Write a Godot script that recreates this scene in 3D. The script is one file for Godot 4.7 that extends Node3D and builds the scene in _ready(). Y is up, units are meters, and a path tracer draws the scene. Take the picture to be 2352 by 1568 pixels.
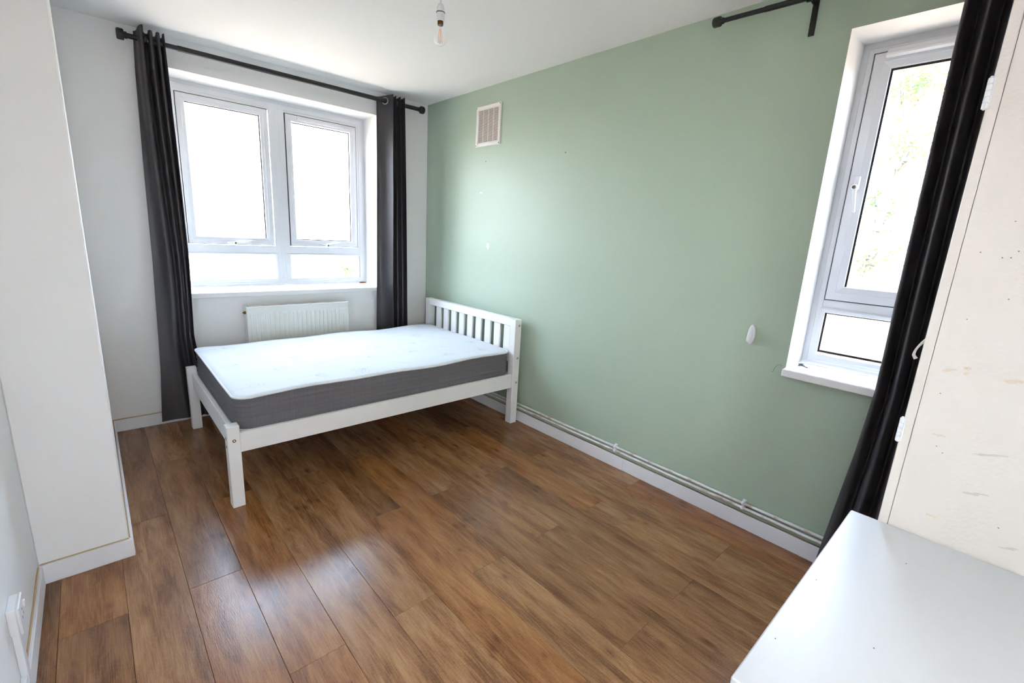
extends Node3D
# y up, metres. Corner between the window wall (z = 0) and the green wall (x = 0) is the origin; the room lies at x < 0, z > 0.

const CEIL := 2.55
const LEFT := -2.705
const REAR := 4.6
const FILL := 3.3  # strength of the fill lamp added behind the camera
var M := {}
var uvf = null

# ------------------------------------------------------------------ tree helpers
func numbered(parent: Node, called: String) -> String:
	if not parent.has_node(called): return called
	var k := 1
	while parent.has_node("%s_%03d" % [called, k]): k += 1
	return "%s_%03d" % [called, k]

func tag(o: Node, label: String, category: String, group := "") -> Node:
	o.set_meta("label", label)
	o.set_meta("category", category)
	if group != "": o.set_meta("group", group)
	return o

func struct(o: Node, label: String, category: String) -> Node:
	tag(o, label, category)
	o.set_meta("kind", "structure")
	return o

func thing(called: String, at := Vector3.ZERO, parent: Node = self) -> Node3D:
	var o := Node3D.new()
	o.name = numbered(parent, called)
	parent.add_child(o, true)
	o.position = at
	return o

func obj(called: String, st: SurfaceTool, mat: Material, parent: Node = self) -> MeshInstance3D:
	st.generate_normals()
	var o := MeshInstance3D.new()
	o.mesh = st.commit()
	o.material_override = mat
	o.name = numbered(parent, called)
	o.cast_shadow = GeometryInstance3D.SHADOW_CASTING_SETTING_ON
	parent.add_child(o, true)
	return o

# ------------------------------------------------------------------ shape helpers
func sb() -> SurfaceTool:
	var st := SurfaceTool.new()
	st.begin(Mesh.PRIMITIVE_TRIANGLES)
	st.set_smooth_group(-1)
	return st

func vert(st: SurfaceTool, p: Vector3) -> void:
	if uvf != null: st.set_uv(uvf.call(p))
	st.add_vertex(p)

func face(st: SurfaceTool, p: Array) -> void:      # counter-clockwise seen from outside
	for i in range(1, p.size() - 1):
		vert(st, p[0]); vert(st, p[i + 1]); vert(st, p[i])

func poly(st: SurfaceTool, p: Array, c: Vector3) -> void:   # turned away from c
	var n := Vector3.ZERO
	for i in range(p.size()):
		n += (p[i] as Vector3).cross(p[(i + 1) % p.size()])
	var m := Vector3.ZERO
	for q in p: m += q
	if n.dot(m / p.size() - c) < 0.0:
		p = p.duplicate(); p.reverse()
	face(st, p)

func cv(a: Vector3, h: Vector3, s: Array, axis: int, c: float) -> Vector3:
	var v := a
	for k in 3: v[k] += s[k] * (h[k] - (0.0 if k == axis else c))
	return v

func cham(st: SurfaceTool, lo: Vector3, hi: Vector3, c := 0.002) -> void:
	var a := (lo + hi) * 0.5
	var h := (hi - lo) * 0.5
	for ax in 3:
		var i := (ax + 1) % 3
		var j := (ax + 2) % 3
		for s in [-1, 1]:
			var q := []
			for t in [[-1, -1], [1, -1], [1, 1], [-1, 1]]:
				var sg := [0, 0, 0]
				sg[ax] = s; sg[i] = t[0]; sg[j] = t[1]
				q.append(cv(a, h, sg, ax, c))
			poly(st, q, a)
			if c <= 0.0: continue
			for t in [-1, 1]:                       # the edge along j between faces ax and i
				var s1 := [0, 0, 0]
				s1[ax] = s; s1[i] = t; s1[j] = -1
				var s2 := s1.duplicate()
				s2[j] = 1
				poly(st, [cv(a, h, s1, ax, c), cv(a, h, s2, ax, c), cv(a, h, s2, i, c), cv(a, h, s1, i, c)], a)
	if c > 0.0:
		for x in [-1, 1]:
			for y in [-1, 1]:
				for z in [-1, 1]:
					poly(st, [cv(a, h, [x, y, z], 0, c), cv(a, h, [x, y, z], 1, c), cv(a, h, [x, y, z], 2, c)], a)

func box(lo: Vector3, hi: Vector3, c := 0.002) -> SurfaceTool:
	var st := sb()
	cham(st, lo, hi, c)
	return st

func tube(st: SurfaceTool, pts: Array, radius, n := 12, caps := true) -> void:
	var rings := []
	var side := Vector3.ZERO
	for i in pts.size():
		var d: Vector3 = (pts[min(i + 1, pts.size() - 1)] - pts[max(i - 1, 0)]).normalized()
		if side == Vector3.ZERO: side = d.cross(Vector3.UP if absf(d.y) < 0.9 else Vector3.RIGHT).normalized()
		side = (side - d * side.dot(d)).normalized()
		var up := d.cross(side)
		var r: float = radius[i] if radius is Array else radius
		var ring := []
		for k in n:
			var t := TAU * k / n
			ring.append(pts[i] + (side * cos(t) + up * sin(t)) * r)
		rings.append(ring)
	st.set_smooth_group(0)
	for i in pts.size() - 1:
		var c: Vector3 = (pts[i] + pts[i + 1]) * 0.5
		for k in n:
			var k2 := (k + 1) % n
			poly(st, [rings[i][k], rings[i][k2], rings[i + 1][k2], rings[i + 1][k]], c)
	st.set_smooth_group(-1)
	if caps:
		poly(st, rings[0], pts[1])
		poly(st, rings[-1], pts[-2])

func lathe(st: SurfaceTool, prof: Array, at: Vector3, n := 24, axis := Vector3.UP) -> void:   # prof: Vector2(radius, along axis)
	var s := axis.cross(Vector3.RIGHT if absf(axis.x) < 0.9 else Vector3.UP).normalized()
	var t := axis.cross(s)
	st.set_smooth_group(0)
	for i in prof.size() - 1:
		var a: Vector2 = prof[i]
		var b: Vector2 = prof[i + 1]
		for k in n:
			var q := []
			for e in [[a, k], [b, k], [b, k + 1], [a, k + 1]]:
				var w: float = TAU * (e[1] % n) / n
				q.append(at + axis * e[0].y + (s * cos(w) + t * sin(w)) * e[0].x)
			if a.x < 1e-6: q.remove_at(3)
			elif b.x < 1e-6: q.remove_at(2)
			var d := Vector2(b.y - a.y, a.x - b.x)       # outward in (r, y) when the profile runs up
			var w2 := TAU * (k + 0.5) / n
			var out := (s * cos(w2) + t * sin(w2)) * d.x + axis * d.y
			var m: Vector3 = (q[0] + q[1] + q[2]) / 3.0
			poly(st, q, m - out.normalized())
	st.set_smooth_group(-1)

func prism(st: SurfaceTool, outline: Array, thick: Vector3, bevel := 0.0) -> void:   # flat outline (Vector3 list, convex or star-shaped) pushed out by thick
	var c := Vector3.ZERO
	for p in outline: c += p
	c /= outline.size()
	var top := []
	for p in outline: top.append(p + thick + (c - p).normalized() * bevel)
	var mid := c + thick * 0.5
	for i in outline.size():
		var j := (i + 1) % outline.size()
		poly(st, [outline[i], outline[j], top[j], top[i]], mid)
		poly(st, [c + thick, top[i], top[j]], mid)
		poly(st, [c, outline[i], outline[j]], mid)

func ring(st: SurfaceTool, u0: float, v0: float, u1: float, v1: float, prof: Array, map: Callable) -> void:   # a mitred frame; prof = closed list of Vector2(inset, depth)
	var pc := Vector2.ZERO
	for p in prof: pc += p
	pc /= prof.size()
	var corner := func(k: int, i: Vector2) -> Vector3:
		var u := u0 + i.x if k == 0 or k == 3 else u1 - i.x
		var v := v0 + i.x if k < 2 else v1 - i.x
		return map.call(u, v, i.y)
	for k in 4:
		var k2 := (k + 1) % 4
		var c: Vector3 = (corner.call(k, pc) + corner.call(k2, pc)) * 0.5
		for i in prof.size():
			var a: Vector2 = prof[i]
			var b: Vector2 = prof[(i + 1) % prof.size()]
			poly(st, [corner.call(k, a), corner.call(k2, a), corner.call(k2, b), corner.call(k, b)], c)

# ------------------------------------------------------------------ materials
func mat(c: Color, rough := 0.6, spec := 0.5) -> StandardMaterial3D:
	var m := StandardMaterial3D.new()
	m.albedo_color = c
	m.roughness = rough
	m.metallic_specular = spec
	m.cull_mode = BaseMaterial3D.CULL_DISABLED
	return m

func noise_normal(freq: float, strength: float, seed_: int, size := 512) -> ImageTexture:
	var n := FastNoiseLite.new()
	n.seed = seed_
	n.frequency = freq
	n.fractal_octaves = 3
	var im: Image = n.get_seamless_image(size, size)
	im.convert(Image.FORMAT_RGBA8)
	im.bump_map_to_normal_map(strength)
	return ImageTexture.create_from_image(im)

func bumpy(m: StandardMaterial3D, tex: Texture2D, scale_: float, amount: float) -> StandardMaterial3D:
	m.normal_enabled = true
	m.normal_texture = tex
	m.normal_scale = amount
	m.uv1_triplanar = true
	m.uv1_world_triplanar = true
	m.uv1_scale = Vector3.ONE * scale_
	return m

func wood_texture(seed_: int) -> ImageTexture:
	var w := 192
	var h := 1216
	var rng := RandomNumberGenerator.new()
	rng.seed = seed_ * 77 + 5
	var a := FastNoiseLite.new(); a.seed = seed_; a.frequency = 1.0; a.fractal_octaves = 3
	var f := FastNoiseLite.new(); f.seed = seed_ + 40; f.frequency = 1.0; f.fractal_octaves = 2
	var split := rng.randf_range(0.35, 0.7)
	var knots := []
	for k in 3: knots.append(Vector3(rng.randf(), rng.randf() * 6.3, rng.randf_range(0.08, 0.2)))
	var dark := Color(0.37, 0.232, 0.14)
	var mid := Color(0.575, 0.405, 0.262)
	var pale := Color(0.68, 0.525, 0.365)
	var data := PackedByteArray()
	data.resize(w * h * 4)
	var o := 0
	for y in h:
		var v := y / 192.0                     # in plank widths, so that the grain keeps its proportions
		var v2 := v
		for x in w:
			var u := float(x) / w
			var strip := 0.0 if u < split else 7.3
			var warp := a.get_noise_2d(u * 1.6 + strip, v * 0.45 + strip) * 1.0
			for kn in knots:
				var dx: float = (u - kn.x)
				var dy: float = (v2 - kn.y) * 0.45
				warp += kn.z * 2.2 * exp(-(dx * dx + dy * dy) / (kn.z * kn.z))
			var rings := sin((u * 6.0 + warp * 1.9) * 6.283)
			var streak := f.get_noise_2d(u * 46.0, v * 1.3 + strip)
			var fine := f.get_noise_2d(u * 120.0, v * 7.0)
			var blotch := a.get_noise_2d(u * 2.3 + 31.0 + strip, v * 0.42 + 12.0)
			var cross := f.get_noise_2d(u * 9.0 + 60.0, v * 62.0)
			var t := 0.54 + 0.06 * rings + 0.28 * streak + 0.14 * fine + 0.42 * blotch + 0.16 * cross + (0.06 if u < split else -0.04)
			for kn in knots:
				var dx2: float = (u - kn.x)
				var dy2: float = (v2 - kn.y) * 0.5
				t -= 0.40 * exp(-(dx2 * dx2 + dy2 * dy2) / (kn.z * kn.z * 0.16))
			t = clampf(t, 0.0, 1.0)
			var c := dark.lerp(mid, t * 2.0) if t < 0.5 else mid.lerp(pale, t * 2.0 - 1.0)
			data[o] = int(c.r * 255.0); data[o + 1] = int(c.g * 255.0); data[o + 2] = int(c.b * 255.0); data[o + 3] = 255
			o += 4
	return ImageTexture.create_from_image(Image.create_from_data(w, h, false, Image.FORMAT_RGBA8, data))

func stroke(im: Image, pts: Array, c: Color, wd: int) -> void:
	for i in pts.size() - 1:
		var a: Vector2 = pts[i]
		var b: Vector2 = pts[i + 1]
		var n := int(a.distance_to(b)) + 1
		for k in n:
			var p := a.lerp(b, float(k) / n)
			im.fill_rect(Rect2i(int(p.x), int(p.y), wd, wd), c)

func ticking_texture() -> ImageTexture:        # the faint woven leaf sprigs on the mattress
	var im := Image.create(1536, 1024, false, Image.FORMAT_RGBA8)
	im.fill(Color(0.865, 0.875, 0.885))
	var rng := RandomNumberGenerator.new()
	rng.seed = 4
	var ink := Color(0.775, 0.795, 0.83)
	for row in 5:
		for col in 6:
			var o := Vector2(110 + col * 250 + (row % 2) * 110, 105 + row * 200) + Vector2(rng.randf_range(-14, 14), rng.randf_range(-14, 14))
			var turn: float = [-0.5, 0.25, 2.7, 0.0][(row + col * 3) % 4] + rng.randf_range(-0.2, 0.2)
			var sz := rng.randf_range(58, 88)
			if (row + col) % 3 != 1:
				for k in 5:                                 # a sprig of narrow leaves
					var a: float = turn + (k - 2) * 0.42
					for s in [-1, 1]:
						var leaf := []
						for i in 9:
							var t := i / 8.0
							leaf.append(o + Vector2(t * sz, s * sin(t * PI) * sz * 0.11).rotated(a))
						stroke(im, leaf, ink, 2)
			else:
				var curl := []
				for i in 26:
					var t := i / 25.0
					curl.append(o + Vector2(cos(t * 8.5), sin(t * 8.5)).rotated(turn) * sz * 0.42 * (1.0 - t * 0.75))
				stroke(im, curl, ink, 2)
			for k in 9:                                     # a stem of small stitches
				var p := o + Vector2(-16 - k * 12, 4 + k * 2.0).rotated(turn + 0.3)
				stroke(im, [p, p + Vector2(6, -5).rotated(turn)], ink, 3)
	return ImageTexture.create_from_image(im)

func weave_texture(base: Color, seed_: int) -> ImageTexture:
	var im := Image.create(256, 256, false, Image.FORMAT_RGBA8)
	var rng := RandomNumberGenerator.new()
	rng.seed = seed_
	var cols := []
	var rows := []
	for i in 256:
		cols.append(rng.randf_range(-0.018, 0.018))
		rows.append(rng.randf_range(-0.014, 0.014))
	for y in 256:
		for x in 256:
			var d: float = cols[x] + rows[y] + rng.randf_range(-0.02, 0.02)
			im.set_pixel(x, y, Color(base.r + d, base.g + d, base.b + d))
	return ImageTexture.create_from_image(im)

func worn_texture() -> ImageTexture:           # white paint rubbed through to tan here and there
	var n := FastNoiseLite.new()
	n.seed = 17
	n.frequency = 0.03
	n.fractal_octaves = 4
	var src: Image = n.get_seamless_image(256, 256)
	var im := Image.create(256, 256, false, Image.FORMAT_RGBA8)
	for y in 256:
		for x in 256:
			var t := smoothstep(0.60, 0.78, src.get_pixel(x, y).r)
			im.set_pixel(x, y, Color(0.91, 0.905, 0.90).lerp(Color(0.68, 0.52, 0.38), t * 0.65))
	return ImageTexture.create_from_image(im)

func make_materials() -> void:
	var stipple := noise_normal(0.045, 3.0, 3)
	var peel := noise_normal(0.03, 5.0, 9)
	M.white_wall = mat(Color(0.935, 0.932, 0.925), 0.75, 0.3)
	M.side_wall = mat(Color(0.93, 0.93, 0.93), 0.5, 0.4)
	M.ceiling = mat(Color(0.94, 0.935, 0.92), 0.9, 0.2)
	M.green = bumpy(mat(Color(0.67, 0.735, 0.652), 0.48, 0.5), stipple, 2.0, 0.12)
	M.trim = mat(Color(0.91, 0.91, 0.92), 0.4)
	M.pipe = mat(Color(1, 1, 1), 0.4)
	M.pipe.albedo_texture = worn_texture()
	M.pipe.uv1_triplanar = true
	M.pipe.uv1_world_triplanar = true
	M.pipe.uv1_scale = Vector3(4.0, 4.0, 1.4)
	M.caulk = mat(Color(0.76, 0.65, 0.50), 0.8)
	M.grime = mat(Color(0.52, 0.43, 0.33), 0.8)
	M.upvc = mat(Color(0.865, 0.87, 0.88), 0.3)
	M.seal = mat(Color(0.20, 0.13, 0.08), 0.8)
	M.gasket = mat(Color(0.03, 0.03, 0.035), 0.5)
	M.rust = mat(Color(0.60, 0.27, 0.08), 0.9)
	M.glass = mat(Color(1, 1, 1, 0.04), 0.0)
	M.glass.transparency = BaseMaterial3D.TRANSPARENCY_ALPHA
	M.bulb_glass = mat(Color(1, 1, 1, 0.10), 0.0)
	M.bulb_glass.transparency = BaseMaterial3D.TRANSPARENCY_ALPHA
	M.paint_white = mat(Color(0.93, 0.925, 0.915), 0.38)
	M.black_metal = mat(Color(0.075, 0.07, 0.07), 0.42)
	M.steel = mat(Color(0.62, 0.61, 0.60), 0.3); M.steel.metallic = 0.9
	M.key = mat(Color(0.36, 0.34, 0.32), 0.35); M.key.metallic = 0.8
	M.brass = mat(Color(0.46, 0.34, 0.15), 0.4); M.brass.metallic = 0.8
	M.curtain = mat(Color(0.178, 0.165, 0.182), 0.42, 0.55)
	M.curtain.rim_enabled = true; M.curtain.rim = 0.15
	M.mattress_side = mat(Color(1, 1, 1), 0.9, 0.2)
	M.mattress_side.albedo_texture = weave_texture(Color(0.44, 0.43, 0.44), 6)
	M.mattress_side.uv1_triplanar = true; M.mattress_side.uv1_scale = Vector3.ONE * 3.0
	M.ticking = mat(Color(1, 1, 1), 0.85, 0.2)
	M.ticking.albedo_texture = ticking_texture()
	M.piping = mat(Color(0.90, 0.90, 0.90), 0.8)
	M.radiator = mat(Color(0.90, 0.90, 0.875), 0.4)
	M.vent = mat(Color(0.90, 0.885, 0.86), 0.5)
	M.vent_dark = mat(Color(0.52, 0.40, 0.27), 0.8)
	M.plastic = mat(Color(0.90, 0.90, 0.91), 0.3)
	M.table = mat(Color(0.845, 0.847, 0.85), 0.30)
	M.cream = bumpy(mat(Color(0.90, 0.868, 0.835), 0.22), peel, 5.0, 0.28)
	M.cream_plain = mat(Color(0.90, 0.868, 0.835), 0.3)
	M.scuff = mat(Color(0.855, 0.80, 0.715), 0.5)
	M.scuff_grey = mat(Color(0.80, 0.785, 0.735), 0.5)
	M.fleck = mat(Color(0.52, 0.46, 0.40), 0.7)
	M.joint = mat(Color(0.45, 0.40, 0.34), 0.9)
	M.cord = mat(Color(0.90, 0.89, 0.86), 0.5)
	M.filament = mat(Color(0.95, 0.60, 0.28), 0.5)
	M.floor_base = mat(Color(0.10, 0.06, 0.035), 0.9)
	M.planks = []
	var grain := FastNoiseLite.new()
	grain.seed = 2
	grain.frequency = 0.5
	var gi := Image.create(192, 1216, false, Image.FORMAT_RGBA8)
	for y in 1216:
		for x in 192:
			var g := 0.5 + 0.4 * grain.get_noise_2d(x * 0.9, y * 0.05)
			gi.set_pixel(x, y, Color(g, g, g))
	gi.bump_map_to_normal_map(1.2)
	var gt := ImageTexture.create_from_image(gi)
	for k in 5:
		var tex := wood_texture(11 + k * 13)
		for tint in [Color(1, 1, 1), Color(0.90, 0.88, 0.86), Color(1.0, 0.94, 0.86)]:
			var m := mat(tint, 0.24, 0.5)
			m.albedo_texture = tex
			m.normal_enabled = true
			m.normal_texture = gt
			m.normal_scale = 0.25
			M.planks.append(m)
	M.leaf = mat(Color(0.43, 0.54, 0.34), 0.6)
	M.leaf.backlight_enabled = true; M.leaf.backlight = Color(0.16, 0.21, 0.10)
	M.bark = mat(Color(0.40, 0.38, 0.35), 0.9)
	M.ground = mat(Color(0.51, 0.46, 0.385), 0.95, 0.1)

# ------------------------------------------------------------------ scene
func _ready() -> void:
	# camera, solved from the photograph's straight lines
	var cam := Camera3D.new()
	cam.name = "camera"
	add_child(cam)
	var yaw := 0.7461
	var pitch := -0.2257
	var roll := 0.0558
	var f := Vector3(sin(yaw) * cos(pitch), sin(pitch), -cos(yaw) * cos(pitch))
	var r := f.cross(Vector3.UP).normalized()
	var u := r.cross(f)
	var r2 := r * cos(roll) + u * sin(roll)
	var u2 := u * cos(roll) - r * sin(roll)
	cam.transform = Transform3D(Basis(r2, u2, -f), Vector3(-2.4187, 1.4425, 3.9123))
	cam.fov = rad_to_deg(2.0 * atan(784.0 / 1054.3))
	cam.near = 0.02
	cam.current = true
	# sky, sun, exposure
	var sky_mat := ProceduralSkyMaterial.new()
	sky_mat.sky_top_color = Color(0.79, 0.88, 1.0)
	sky_mat.sky_horizon_color = Color(0.96, 0.975, 1.0)
	sky_mat.ground_horizon_color = Color(0.93, 0.95, 0.96)
	sky_mat.ground_bottom_color = Color(0.62, 0.60, 0.56)
	sky_mat.sun_angle_max = 0.0
	sky_mat.sky_energy_multiplier = 1.0
	var env := Environment.new()
	env.background_mode = Environment.BG_SKY
	env.sky = Sky.new()
	env.sky.sky_material = sky_mat
	env.background_energy_multiplier = 5.0
	env.ambient_light_source = Environment.AMBIENT_SOURCE_DISABLED
	env.tonemap_mode = Environment.TONE_MAPPER_LINEAR
	env.tonemap_exposure = 6.3
	env.sdfgi_enabled = true
	env.ssao_enabled = true
	env.ssil_enabled = true
	var we := WorldEnvironment.new()
	we.name = "world_environment"
	we.environment = env
	add_child(we)
	var sun := DirectionalLight3D.new()           # behind the building: it lights the ground and trees outside, never the room
	sun.name = "sun"
	sun.light_energy = 3.6
	sun.light_color = Color(1.0, 0.90, 0.76)
	sun.light_angular_distance = 0.6
	sun.shadow_enabled = true
	add_child(sun)
	sun.look_at_from_position(Vector3(-6, 14, 8), Vector3.ZERO)

	make_materials()
	build_shell()
	build_window_far()
	build_window_right()
	build_bed()
	build_mattress()
	build_wardrobe()
	build_table()
	build_curtains()
	build_radiator()
	build_small_things()
	build_outside()

# ------------------------------------------------------------------ room shell
func wall_block(st: SurfaceTool, lo: Vector3, hi: Vector3) -> void:
	cham(st, lo, hi, 0.0)

func build_shell() -> void:
	# floor: boards 0.188 wide and 1.266 long, laid half-bond
	var fl := thing("floor")
	struct(fl, "brown oak laminate plank floor", "floor")
	obj("floor_base", box(Vector3(LEFT, -0.12, 0), Vector3(0, -0.009, REAR), 0.0), M.floor_base, fl)
	var rng := RandomNumberGenerator.new()
	rng.seed = 21
	for k in range(-1, 15):
		var x0 := maxf(-2.647 + 0.1877 * k + 0.0004, LEFT)
		var x1 := minf(-2.647 + 0.1877 * (k + 1) - 0.0004, -0.001)
		if x1 - x0 < 0.01: continue
		var z := (1.94 if posmod(k, 2) == 0 else 1.30) - 1.266 * 2.0
		while z < REAR:
			var z0 := maxf(z + 0.0003, 0.001)
			var z1 := minf(z + 1.266 - 0.0003, REAR - 0.001)
			z += 1.266
			if z1 - z0 < 0.02: continue
			var fx := rng.randf() < 0.5
			var fz := rng.randf() < 0.5
			var zs := z - 1.266
			var xs := -2.647 + 0.1877 * k
			uvf = func(p: Vector3) -> Vector2:
				var a := (p.x - xs) / 0.1877
				var b := (p.z - zs) / 1.266
				return Vector2(1.0 - a if fx else a, 1.0 - b if fz else b)
			var st := sb()
			cham(st, Vector3(x0, -0.009, z0), Vector3(x1, 0.0, z1), 0.0009)
			uvf = null
			obj("plank", st, M.planks[rng.randi() % M.planks.size()], fl)
	struct(obj("ceiling", box(Vector3(LEFT - 0.2, CEIL, -0.36), Vector3(0.33, CEIL + 0.15, REAR + 0.2), 0.0), M.ceiling), "plain white ceiling", "ceiling")
	# window wall with its opening
	var st := sb()
	wall_block(st, Vector3(LEFT - 0.2, -0.12, -0.36), Vector3(-1.944, CEIL, 0))
	wall_block(st, Vector3(-0.4965, -0.12, -0.36), Vector3(0.33, CEIL, 0))
	wall_block(st, Vector3(-1.944, -0.12, -0.36), Vector3(-0.4965, 0.905, 0))
	wall_block(st, Vector3(-1.944, 2.368, -0.36), Vector3(-0.4965, CEIL, 0))
	struct(obj("wall_far", st, M.white_wall), "white wall behind the bed with the wide double window", "wall")
	# green wall with its narrow opening; the reveals are white
	var gw := thing("wall_right")
	struct(gw, "sage green painted wall with a tall narrow window", "wall")
	st = sb()
	for b in [[0.0, 3.239, -0.12, CEIL], [3.74, REAR + 0.2, -0.12, CEIL], [3.239, 3.74, -0.12, 0.862], [3.239, 3.74, 2.344, CEIL]]:
		wall_block(st, Vector3(0, b[2], b[0]), Vector3(0.012, b[3], b[1]))
	obj("green_face", st, M.green, gw)
	st = sb()
	for b in [[0.0, 3.239, -0.12, CEIL], [3.74, REAR + 0.2, -0.12, CEIL], [3.239, 3.74, -0.12, 0.862], [3.239, 3.74, 2.344, CEIL]]:
		wall_block(st, Vector3(0.012, b[2], b[0]), Vector3(0.33, b[3], b[1]))
	# a thin skim of white paint runs out to the wall face all round the opening
	cham(st, Vector3(-0.0006, 0.895, 3.2390), Vector3(0.2, 2.344, 3.2398), 0.0)
	cham(st, Vector3(-0.0006, 2.3432, 3.239), Vector3(0.2, 2.344, 3.74), 0.0)
	obj("window_reveal", st, M.white_wall, gw)
	var chip := []
	for k in 11: chip.append(Vector3(-0.0008, 1.351 + sin(k * TAU / 11) * (0.022 + 0.008 * sin(k * 2.3)), 0.939 + cos(k * TAU / 11) * (0.014 + 0.006 * cos(k * 3.1))))
	st = sb(); prism(st, chip, Vector3(0.001, 0, 0)); obj("bare_plaster_patch", st, M.white_wall, gw)
	for e in [[2.0057, 0.8726], [2.0006, 1.7155]]:
		st = sb()
		lathe(st, [Vector2(0.0042, 0.0), Vector2(0.0042, 0.0012), Vector2(0.0, 0.0018)], Vector3(0, e[0], e[1]), 10, Vector3(-1, 0, 0))
		obj("wall_plug", st, M.joint, gw)
	chip = []
	for k in 9: chip.append(Vector3(-0.0008, 1.769 + sin(k * TAU / 9) * 0.006, 0.826 + cos(k * TAU / 9) * 0.02))
	st = sb(); prism(st, chip, Vector3(0.001, 0, 0)); obj("bare_plaster_patch", st, mat(Color(0.80, 0.84, 0.80), 0.8), gw)
	st = sb()
	tube(st, [Vector3(0, 0.905, 3.225), Vector3(0, 0.905, 3.205), Vector3(0, 0.888, 3.192), Vector3(0, 0.872, 3.190), Vector3(0, 0.862, 3.184)], 0.0013, 5)
	obj("plaster_crack", st, mat(Color(0.42, 0.51, 0.44), 0.8), gw)
	# other walls
	struct(obj("wall_left", box(Vector3(LEFT - 0.2, -0.12, 0), Vector3(LEFT, CEIL, REAR), 0.0), M.side_wall), "pale white wall at the left edge of the photo, with the socket", "wall")
	st = sb()
	for q in [[LEFT - 0.2, -2.60, -0.12, CEIL], [-1.78, 0.0, -0.12, CEIL], [-2.60, -1.78, 2.03, CEIL], [-2.60, -1.78, -0.12, 0.0]]:
		wall_block(st, Vector3(q[0], q[2], REAR), Vector3(q[1], q[3], REAR + 0.2))
	struct(obj("wall_rear", st, M.side_wall), "white wall behind the camera", "wall")
	var ch := thing("wall_chimney")
	struct(ch, "white boxed-out wall projection at left, in front of the window wall", "wall")
	obj("plaster", box(Vector3(LEFT, 0.0, 0.0), Vector3(-2.428, CEIL, 1.558), 0.004), M.white_wall, ch)
	# baseboards with yellowed sealant along their top edge
	var bb := thing("baseboard_far")
	struct(bb, "white skirting board under the window wall", "baseboard")
	obj("board", box(Vector3(-2.43, 0, 0), Vector3(-0.016, 0.0817, 0.015), 0.002), M.trim, bb)
	obj("sealant_bead", box(Vector3(-2.43, 0.0815, 0), Vector3(-0.016, 0.088, 0.006), 0.002), M.caulk, bb)
	bb = thing("baseboard_right")
	struct(bb, "white skirting boards along the green wall, butted in the middle", "baseboard")
	obj("board", box(Vector3(-0.015, 0, 0.0), Vector3(0, 0.0817, 2.4255), 0.0015), M.trim, bb)
	obj("board", box(Vector3(-0.015, 0, 2.4265), Vector3(0, 0.0817, 3.78), 0.0015), M.trim, bb)
	var wob := sb()
	var path := []
	for k in 60: path.append(Vector3(-0.004, 0.083 + 0.0012 * sin(k * 1.7) + 0.001 * sin(k * 0.6), 0.02 + k * 0.0637))
	tube(wob, path, 0.0034, 6)
	obj("grimy_sealant", wob, M.grime, bb)
	build_fill_hall()
	bb = thing("baseboard_left")
	struct(bb, "white skirting board along the left wall below the socket", "baseboard")
	obj("board", box(Vector3(LEFT, 0, 1.575), Vector3(LEFT + 0.014, 0.0817, REAR), 0.002), M.trim, bb)
	obj("sealant_bead", box(Vector3(LEFT, 0.0815, 1.575), Vector3(LEFT + 0.006, 0.088, REAR), 0.002), M.caulk, bb)
	bb = thing("baseboard_chimney")
	struct(bb, "white skirting board round the wall projection at left", "baseboard")
	obj("front_board", box(Vector3(LEFT, 0, 1.558), Vector3(-2.4146, 0.0817, 1.573), 0.002), M.trim, bb)
	obj("side_board", box(Vector3(-2.428, 0, 0.015), Vector3(-2.4135, 0.0817, 1.5575), 0.002), M.trim, bb)
	obj("sealant_bead", box(Vector3(LEFT + 0.006, 0.0815, 1.558), Vector3(-2.428, 0.087, 1.563), 0.002), M.caulk, bb)
	obj("sealant_bead", box(Vector3(-2.428, 0.0815, 0.01), Vector3(-2.423, 0.087, 1.555), 0.002), M.caulk, bb)

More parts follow.
